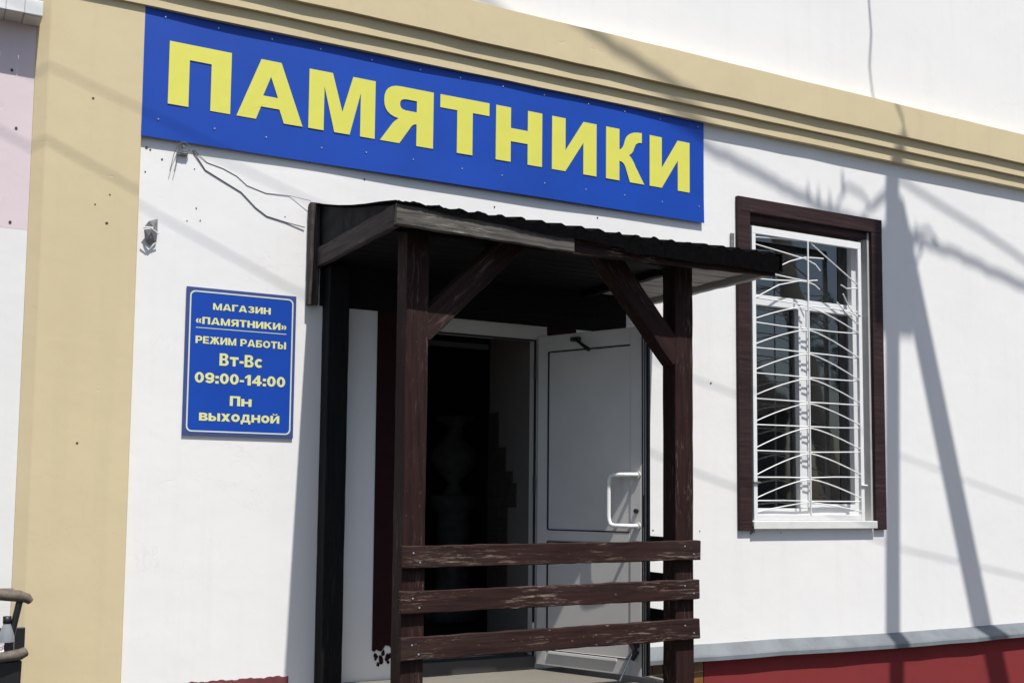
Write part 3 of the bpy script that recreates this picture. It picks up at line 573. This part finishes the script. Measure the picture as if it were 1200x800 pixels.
def G(ch, H=1.0):
    t = TK; h = t/2; w = .84; hz = .2
    V = lambda x: ln(x, 0, x, H)
    HB = lambda x0, x1, z, k=hz: ln(x0, z, x1, z, k)
    if ch in 'Пп': return w, [V(h), V(w-h), HB(t, w-t, H-.1)]
    if ch in 'Нн': return w, [V(h), V(w-h), HB(t, w-t, H/2)]
    if ch in 'Тт': return w-.06, [ln((w-.06)/2, 0, (w-.06)/2, H-.2), HB(0, w-.06, H-.1)]
    if ch in 'Гг': return .68, [V(h), HB(t, .68, H-.1)]
    if ch in 'Ее': return .72, [V(h), HB(t, .72, H-.1), HB(t, .68, H/2, .18), HB(t, .72, .1)]
    if ch in 'Ии' : return w+.02, [V(h), V(w+.02-h), [(t, 0), (t, .36*H), (w+.02-t, H), (w+.02-t, .64*H)]]
    if ch in 'й': return w+.02, [V(h), V(w+.02-h), [(t, 0), (t, .36*H), (w+.02-t, H), (w+.02-t, .64*H)], [(.22, H+.10), (.62, H+.10), (.52, H+.05), (.32, H+.05)], [(.20, H+.20), (.34, H+.20), (.36, H+.08), (.24, H+.08)], [(.52, H+.20), (.66, H+.20), (.62, H+.08), (.50, H+.08)]]
    if ch == 'М': return 1.0, [ln(.115, 0, .115, 1, .23), ln(.885, 0, .885, 1, .23), [(.23, 1), (.23, .62), (.40, 0), (.5, 0)], [(.23, 1), (.5, .30), (.5, 0), (.40, 0)], [(.77, 1), (.77, .62), (.60, 0), (.5, 0)], [(.77, 1), (.5, .30), (.5, 0), (.60, 0)]]
    if ch == 'А': return .96, [[(0, 0), (.26, 0), (.52, 1), (.34, 1)], [(.70, 0), (.96, 0), (.62, 1), (.44, 1)], [(.24, .16), (.72, .16), (.66, .36), (.30, .36)]]
    if ch == 'З': return .78, ringq(.36, .73, .38, .27, 160, -80)+ringq(.38, .29, .40, .29, 80, -165)+[[(.28, .42), (.46, .42), (.46, .60), (.28, .60)]]
    if ch == 'Р': return .80, [V(h), HB(t, .5, .91, .18), HB(t, .5, .42, .18)]+ringq(.50, .665, .30, .335, 90, -90)
    if ch in 'Вв': return .82 if H == 1 else .78, [V(h), HB(t, .5, H-.09, .18), HB(t, .5, H*.52, .16), HB(t, .5, .09, .18)]+ringq(.48, H*.75, .28, H*.25, 90, -90)+ringq(.50, H*.27, .32, H*.27, 90, -90)
    if ch == 'Б': return .80, [V(h), HB(t, .76, .9), HB(t, .5, .53, .18), HB(t, .5, .09, .18)]+ringq(.48, .31, .32, .31, 90, -90)
    if ch in 'О0о': 
        wd = {'О': .92, '0': .76, 'о': .80}[ch]; return wd, ringq(wd/2, H/2, wd/2, H/2, 0, 360, None, 22)
    if ch == 'с': return .76, ringq(.40, H/2, .40, H/2, 42, 318)
    if ch in 'ы' or ch == 'Ы': return 1.06, [V(h), V(1.06-h), HB(t, .44, H*.55, .17), HB(t, .44, .085, .17)]+ringq(.44, H*.318, .28, H*.318, 90, -90)
    if ch == 'х': return .86, [[(0, H), (.30, H), (.86, 0), (.56, 0)], [(.56, H), (.86, H), (.30, 0), (0, 0)]]
    if ch == 'К': return .88, [V(h), [(t, .40), (t, .62), (.56, 1), (.86, 1)], [(.30, .56), (.48, .70), (.90, 0), (.60, 0)]]
    if ch == 'Ж': return 1.2, [V(.6), [(.56, .40), (.56, .62), (.30, 1), (.02, 1)], [(.48, .56), (.32, .66), (-.02, 0), (.27, 0)], [(.64, .40), (.64, .62), (.90, 1), (1.18, 1)], [(.72, .56), (.88, .66), (1.22, 0), (.93, 0)]]
    if ch == 'Я': return .86, [V(.86-h), HB(.34, .61, .91, .18), HB(.34, .61, .46, .18), [(0, 0), (.29, 0), (.60, .46), (.34, .46)]]+ringq(.34, .685, .31, .315, 90, 270)
    if ch == 'д': return .92, [HB(.0, .92, .085, .19), [(0, -.2), (.20, -.2), (.20, .1), (0, .1)], [(.72, -.2), (.92, -.2), (.92, .1), (.72, .1)], ln(.68, .1, .68, H, .24), [(.12, .15), (.34, .15), (.42, H), (.22, H)], HB(.24, .62, H-.09, .18)]
    if ch == '9': return .78, ringq(.39, .66, .39, .34, 0, 360)+ringq(.37, .38, .41, .38, 10, -150)
    if ch == '1': return .52, [ln(.36, 0, .36, 1, .28), [(0, .60), (0, .80), (.28, 1), (.28, .76)]]
    if ch == '4': return .84, [ln(.57, 0, .57, 1, .26), [(0, .20), (.84, .20), (.84, .40), (0, .40)], [(0, .36), (.24, .38), (.50, .72), (.48, 1)]]
    if ch == ':': return .28, [[(0, 0), (.28, 0), (.28, .25), (0, .25)], [(0, .48), (.28, .48), (.28, .73), (0, .73)]]
    if ch == '-': return .36, [[(0, .27), (.36, .27), (.36, .47), (0, .47)]]
    if ch in '«»':
        q = []
        for x in (0, .30): q += [[(x, .42), (x+.20, .42), (x+.30, .72), (x+.12, .72)], [(x, .42), (x+.20, .42), (x+.30, .12), (x+.12, .12)]]
        return .60, q if ch == '«' else [[(.60-x, z) for x, z in p] for p in q]
    return .34, []
def write(txt, x0, x1, zb, zt, low=()):
    cur_ = 0; polys = []
    for ch in txt:
        wd, ps = G(ch, .76 if ch in low else 1.0); polys += [[(cur_+x, z) for x, z in p] for p in ps]; cur_ += wd+.09
    tot = cur_-.09; m = MB()
    for k, p in enumerate(polys):       # each stroke a hair prouder than the one before
        y = -.0142-.00006*(k % 12); P_ = [(x0+x/tot*(x1-x0), y, zb+z*(zt-zb)) for x, z in p]
        area = sum(P_[i][0]*P_[(i+1) % 4][2]-P_[(i+1) % 4][0]*P_[i][2] for i in range(4)); P_ = P_ if area > 0 else P_[::-1]
        m.add(P_, [(0, 1, 2, 3)])
    m.build('lettering', M_yel2, IB, flip=True)
LO = 'тснвыходй'
write('МАГАЗИН', 1.450, 1.765, 2.583, 2.619); write('«ПАМЯТНИКИ»', 1.361, 1.856, 2.502, 2.540); write('РЕЖИМ РАБОТЫ', 1.363, 1.856, 2.398, 2.437)
write('Вт-Вс', 1.493, 1.730, 2.286, 2.352, LO); write('09:00-14:00', 1.365, 1.857, 2.188, 2.245); write('Пн', 1.555, 1.673, 2.073, 2.126, LO); write('выходной', 1.394, 1.829, 1.988, 2.043, LO)

# ------------------------------------------------------------------ small things on the wall
o = MB().tube([(1.317, -.006, 3.434), (1.388, -.003, 3.338), (1.486, -.003, 3.291), (1.586, -.003, 3.244), (1.668, -.003, 3.169), (1.731, -.003, 3.13), (1.838, -.003, 3.11), (1.947, -.01, 3.092)], .0028, 6).build('wire', M_wire)
tag(o, 'thicker lower grey wire sagging from the wire hook to the porch roof', 'wire')
o = MB().tube([(1.326, -.006, 3.436), (1.396, -.002, 3.381), (1.484, -.002, 3.361), (1.56, -.002, 3.33), (1.617, -.002, 3.286), (1.723, -.002, 3.258), (1.859, -.003, 3.262), (1.973, -.03, 3.242)], .0015, 6).build('wire', M_wire)
tag(o, 'thin upper grey wire running from the wire hook to the porch roof corner', 'wire')
HK = empty('wire_hook', (1.26, -.02, 3.44), 'wire loop hook with two loose wire ends hanging below the blue sign', 'hook')
MB().tube([(1.236+.030*(1+math.cos(a)), -.028, 3.438+.026*math.sin(a)) for a in [k*math.tau/12 for k in range(13)]], .0022, 6).build('loop', M_wire, HK)
bx('base_plate', (1.232, -.022, 3.396), (1.290, -.002, 3.412), M_grey, HK, .002)
MB().tube([(1.262, 0, 3.44), (1.262, -.036, 3.44)], .005, 6).build('stem', M_grey, HK)
for d, e in ((0, .0), (.022, .008)): MB().tube([(1.236+e, -.03, 3.455), (1.215+d, -.028, 3.39), (1.198+d, -.02, 3.30)], .0018, 5).build('loose_end', M_wire, HK)
CP = empty('bent_metal_cap', (1.108, -.02, 2.96), 'bent grey metal cap hanging on the wall beside the beige corner strip', 'metal cap')
MB().add([(1.070, -.035, 2.973), (1.095, -.050, 3.012), (1.148, -.004, 3.040), (1.148, -.012, 2.962), (1.118, -.055, 2.985), (1.10, -.02, 2.99)], [(0, 1, 4), (1, 2, 4), (2, 3, 4), (0, 4, 5)]).build('hood', M_grey, CP)
MB().add([(1.076, -.03, 2.968), (1.112, -.052, 2.972), (1.146, -.02, 2.952), (1.144, -.012, 2.915), (1.108, -.012, 2.892), (1.084, -.02, 2.915), (1.108, -.045, 2.925)], [(0, 1, 6), (1, 2, 6), (2, 3, 6), (3, 4, 6), (4, 5, 6), (5, 0, 6)]).build('cup', plain('dull_grey_plate', (.22, .22, .22), .6), CP)
MB().tube([(1.068, -.055, 2.975), (1.10, -.066, 2.976), (1.148, -.04, 2.952)], .0035, 6).build('bright_rim', M_pvc, CP)
o = bx('perforated_strap', (4.985, -.014, 3.29), (5.014, -.004, 3.43), M_grey); tag(o, 'short grey perforated metal strap on the wall left of the window', 'strap')

# ------------------------------------------------------------------ litter bin and bottle
LB = empty('litter_bin', (.25, -.55, 0), 'black litter bin with brown hood at the bottom left corner', 'litter bin')
M_bin = plain('black_bin_paint', (.014, .014, .015), .45, var=.4); M_brn = plain('brown_rim_paint', (.15, .12, .095), .7, var=.5, scale=30, bump=.3)
MB().prism([(-.03, -.60, .872), (.525, -.60, .872), (.505, -.60, .12), (-.01, -.60, .12)], (0, .30, 0)).build('body', M_bin, LB, bevel=.01)
MB().box((-.03, -.335, .85), (.558, -.315, .982)).build('back_panel', M_bin, LB, bevel=.003)
MB().tube([(-.05, -.615, .890), (.2, -.625, .884), (.45, -.622, .890), (.515, -.612, .897), (.535, -.60, .905)], [.022, .021, .022, .024, .022], 10).build('rim', M_brn, LB)
m = MB(); 
pts = [(-.03, -.56, 1.140), (.10, -.57, 1.160), (.26, -.575, 1.163), (.42, -.575, 1.154), (.50, -.572, 1.146), (.538, -.568, 1.134), (.552, -.565, 1.118)]
m.tube(pts, [.020, .024, .025, .025, .026, .022, .015], 12)
m.box((-.0, -.56, 1.142), (.50, -.30, 1.160)); m.build('hood', M_brn, LB)
for x in (.515, .01): MB().tube([(x-.018+.012*(x > .1), -.57, 1.135), (x-.022, -.57, 1.05), (x-.038, -.57, .96), (x-.04, -.57, .87)], .0145, 8).build('strut', M_bin, LB)
for x in (.03, .46): bx('foot', (x, -.58, 0), (x+.05, -.34, .12), M_bin, LB)
BT = empty('bottle', (.459, -.605, .874), 'plastic bottle with black cap and round white label standing in the litter bin', 'bottle')
bp = NT('clear_bottle_plastic', .12); bp.col((.42, .45, .48)); bp.b.inputs['Transmission Weight'].default_value = .45; bp.b.inputs['IOR'].default_value = 1.3
bc = (.459, -.575, .874)
MB().lathe([(.028, 0), (.034, .01), (.034, .075)], bc).build('body', plain('dark_drink', (.012, .012, .02), .15), BT)
MB().lathe([(.034, .075), (.033, .095), (.026, .125), (.017, .148), (.0145, .155)], bc).build('shoulder', bp.m, BT)
MB().lathe([(.0, .186), (.0175, .185), (.0175, .156), (.0145, .154)], bc, 18).build('cap', M_black, BT)
MB().prism([(bc[0]-.022+.021*math.cos(a), -.6105+.004*abs(math.cos(a)), .930+.022*math.sin(a)) for a in [k*math.tau/14 for k in range(14)]], (0, .002, 0)).build('label', M_pvc, BT)
for k in range(3): MB().tube([(bc[0]-.034+k*.007, -.613, .925+.004*(k % 2)), (bc[0]-.028+k*.007, -.613, .938-.005*(k % 2))], .0016, 5).build('label_mark', plain('red_ink', (.4, .02, .03), .5), BT)

# ------------------------------------------------------------------ things inside
U = empty('stone_urn', (4.25, 2.9, .55), 'pale grey stone urn on a stepped pedestal inside the dark doorway', 'urn')
MB().lathe([(0, 0), (.26, 0), (.26, .12), (.19, .16), (.15, .3), (.14, .9), (.2, .98), (.2, 1.06), (0, 1.06)], (4.30, 2.9, .55)).build('pedestal', M_stone, U)
MB().lathe([(0, 1.06), (.10, 1.06), (.05, 1.16), (.20, 1.34), (.21, 1.46), (.09, 1.56), (.06, 1.66), (.17, 1.72), (.17, 1.75), (0, 1.75)], (4.30, 2.9, .55)).build('vase', M_stone, U)
o = MB().lathe([(0, 0), (.045, 0), (.05, .05), (.042, .12), (.018, .16), (.03, .19), (.026, .22), (0, .235)], (6.20, .76, 1.421), 16).build('figurine', M_black); tag(o, 'small dark rounded figurine standing inside the window at the lower right', 'figurine')
o = MB().lathe([(0, 0), (.05, 0), (.06, .07), (.05, .14), (.022, .20), (.02, .25), (0, .25)], (5.85, .78, 1.421), 16).build('vase', M_stone); tag(o, 'pale grey vase standing inside the window at the lower left', 'vase')

# ------------------------------------------------------------------ pole and overhead lines in front of the shop
def SH(x, z, t): return (x+.085*t, -t, z+1.97*t)
T = 2.6
UP = empty('utility_pole', (6.6, -T, 0), 'concrete utility pole with a slanted strut', 'utility pole')
def taper(pa, pb, ra, rb, name): MB().tube([pa, tuple((p+q)/2 for p, q in zip(pa, pb)), pb], [ra, (ra+rb)/2, rb], 14).build(name, M_polec, UP)
taper((SH(6.355, -5.1, T)[0], -T, 0), (SH(6.565, 4.02, T)[0], -T, SH(0, 4.02, T)[2]), .080, .074, 'shaft')
a = SH(8.98, -5.1, T); b = SH(6.62, 3.72, T); taper((a[0], -T+.02, 0), (b[0], -T+.02, b[2]), .115, .085, 'strut')
MB().box((6.55, -T-.1, 8.15), (6.98, -T+.13, 8.55)).build('clamp_block', M_polec, UP)
for x, z in ((6.61, 3.30), (6.68, 3.24), (6.66, 3.42)): MB().tube([SH(x-.02, z, T), SH(x+.05, z-.14, T)], .03, 8).build('clamp', M_grey, UP)
def cable(pts, t, rad, label, wob=0, seed=1):
    q = random.Random(seed); P_ = []
    for i in range(len(pts)-1):
        for k in range(6):
            s = k/6; tt = t if not isinstance(t, list) else t[i]+(t[i+1]-t[i])*s
            P_.append(SH(pts[i][0]+(pts[i+1][0]-pts[i][0])*s, pts[i][1]+(pts[i+1][1]-pts[i][1])*s+q.uniform(-wob, wob), tt))
    P_.append(SH(*pts[-1], t if not isinstance(t, list) else t[-1]))
    o = MB().tube(P_, rad, 6).build('overhead_cable', M_cable); tag(o, label, 'cable'); return o
cable([(-6, 5.44), (.538, 3.702), (4.685, 2.40), (8.0, 1.60), (13, .35)], 1.7, .0030, 'upper of two long straight overhead cables running past the shop front')
cable([(-6, 6.05), (.373, 3.401), (1.876, 2.74), (4.682, 1.775), (6.6, 1.247), (8, 1.0), (13, .1)], 1.7, .0036, 'lower of two long straight overhead cables running past the shop front')
cable([(-3, 7.2), (2.0, 5.08), (3.72, 4.38), (4.19, 4.21), (4.80, 4.01), (5.33, 3.86), (5.73, 3.75), (6.1, 3.68), (6.5, 3.62)], T, .019, 'thick twisted overhead cable reaching the utility pole from the left', .012, 3)
cable([(6.55, 3.62), (6.87, 3.59), (7.06, 3.57), (7.3, 3.53), (7.54, 3.47), (8.05, 3.365), (12, 2.5)], T, .019, 'thick twisted overhead cable leaving the utility pole to the right', .012, 4)
cable([(6.5, 4.10), (6.67, 4.04), (7.07, 3.91), (7.55, 3.765), (8.06, 3.58), (12, 2.2)], T, .012, 'thin overhead cable leaving the top of the utility pole to the right', .002)
cable([(6.36, 7.0), (6.35, 5.4), (6.37, 5.14), (6.345, 4.87), (6.377, 4.64), (6.50, 4.37), (6.56, 4.27), (6.60, 4.05)], [.05, 1.3, 1.5, 1.75, 1.95, 2.3, 2.4, 2.6], .010, 'service cable from the shop roof to the top of the utility pole')
for k, (x, z) in enumerate(((5.72, 3.76), (5.82, 3.74), (5.93, 3.72), (6.06, 3.90), (6.82, 3.60))):
    MB().tube([SH(x, z-.02, T), SH(x-.008, z+.07, T), SH(x-.012, z+.13, T)], [.02, .013, .006], 8).build('insulator', M_grey, UP)
for k, pts in enumerate(([(6.0, 3.78), (6.1, 3.92), (6.25, 3.88), (6.35, 3.78), (6.5, 3.90)], [(6.2, 3.66), (6.3, 3.76), (6.4, 3.86), (6.5, 3.94)], [(6.7, 3.55), (6.8, 3.66), (6.95, 3.70), (7.05, 3.60)], [(6.66, 3.35), (6.8, 3.42), (6.88, 3.55)])):
    MB().tube([SH(x, z, T) for x, z in pts], .011, 6).build('cable_loop', M_cable, UP)

# ------------------------------------------------------------------ across the street (seen only as reflections)
HB = empty('house_across_street', (17, -22, 0), 'grey plastered house with a pitched roof across the street', 'house')
bx('wall', (11, -27, 0), (24, -20, 4.2), plain('grey_house_render', (.26, .25, .24), .9), HB)
MB().prism([(10.6, -19.6, 4.2), (10.6, -27.4, 4.2), (10.6, -23.5, 7.0)], (13.8, 0, 0)).build('roof', plain('dark_roof', (.07, .06, .06), .8), HB)
for k in range(4):
    wf = bx('window', (12.2+k*3, -19.99, 1.2), (13.5+k*3, -19.93, 2.9), M_pvc, HB); bx('pane', (12.3+k*3, -19.925, 1.3), (13.4+k*3, -19.92, 2.8), M_black, wf)
M_leaf = plain('foliage', (.045, .075, .025), .7, var=.5, scale=2); M_trunk = plain('bark', (.10, .08, .06), .9, var=.4)
def tree(x, y, ht, cr, seed, label):
    t = empty('tree', (x, y, 0), label, 'tree', None); q = random.Random(seed)
    m = MB(); m.tube([(x, y, 0), (x+.1, y, ht*.3), (x, y+.1, ht*.6), (x+.1, y, ht*.85)], [.22, .17, .11, .04], 9)
    for k in range(7):
        a = q.uniform(0, 6.28); z = ht*q.uniform(.3, .6); m.tube([(x, y, z), (x+cr*.4*math.cos(a), y+cr*.4*math.sin(a), z+ht*.12), (x+cr*.75*math.cos(a), y+cr*.75*math.sin(a), z+ht*.2)], [.09, .05, .02], 6)
    m.build('trunk', M_trunk, t); m = MB()
    cl = [(x+cr*.75*q.gauss(0, .5), y+cr*.75*q.gauss(0, .5), ht*(.62+.2*q.gauss(0, .8)), cr*q.uniform(.25, .45)) for _ in range(22)]
    for cx, cy, cz, rr_ in cl:
        for _ in range(110):
            v = Vector((q.gauss(0, 1), q.gauss(0, 1), q.gauss(0, 1))).normalized()*rr_*q.uniform(.5, 1.05); p = Vector((cx, cy, cz))+v
            a = Vector((q.uniform(-1, 1), q.uniform(-1, 1), q.uniform(-1, 1)))*.13; b = Vector((q.uniform(-1, 1), q.uniform(-1, 1), q.uniform(-1, 1)))*.13
            m.add([p-a, p+b, p+a, p-b], [(0, 1, 2, 3)])
    m.build('crown', M_leaf, t)
tree(9, -15, 7.5, 2.3, 1, 'green tree across the street, left of the grey house')
tree(27, -17, 9, 3, 2, 'tall green tree across the street, right of the grey house')
tree(4, -22, 6.5, 2.2, 3, 'smaller green tree across the street, farther left of the grey house')
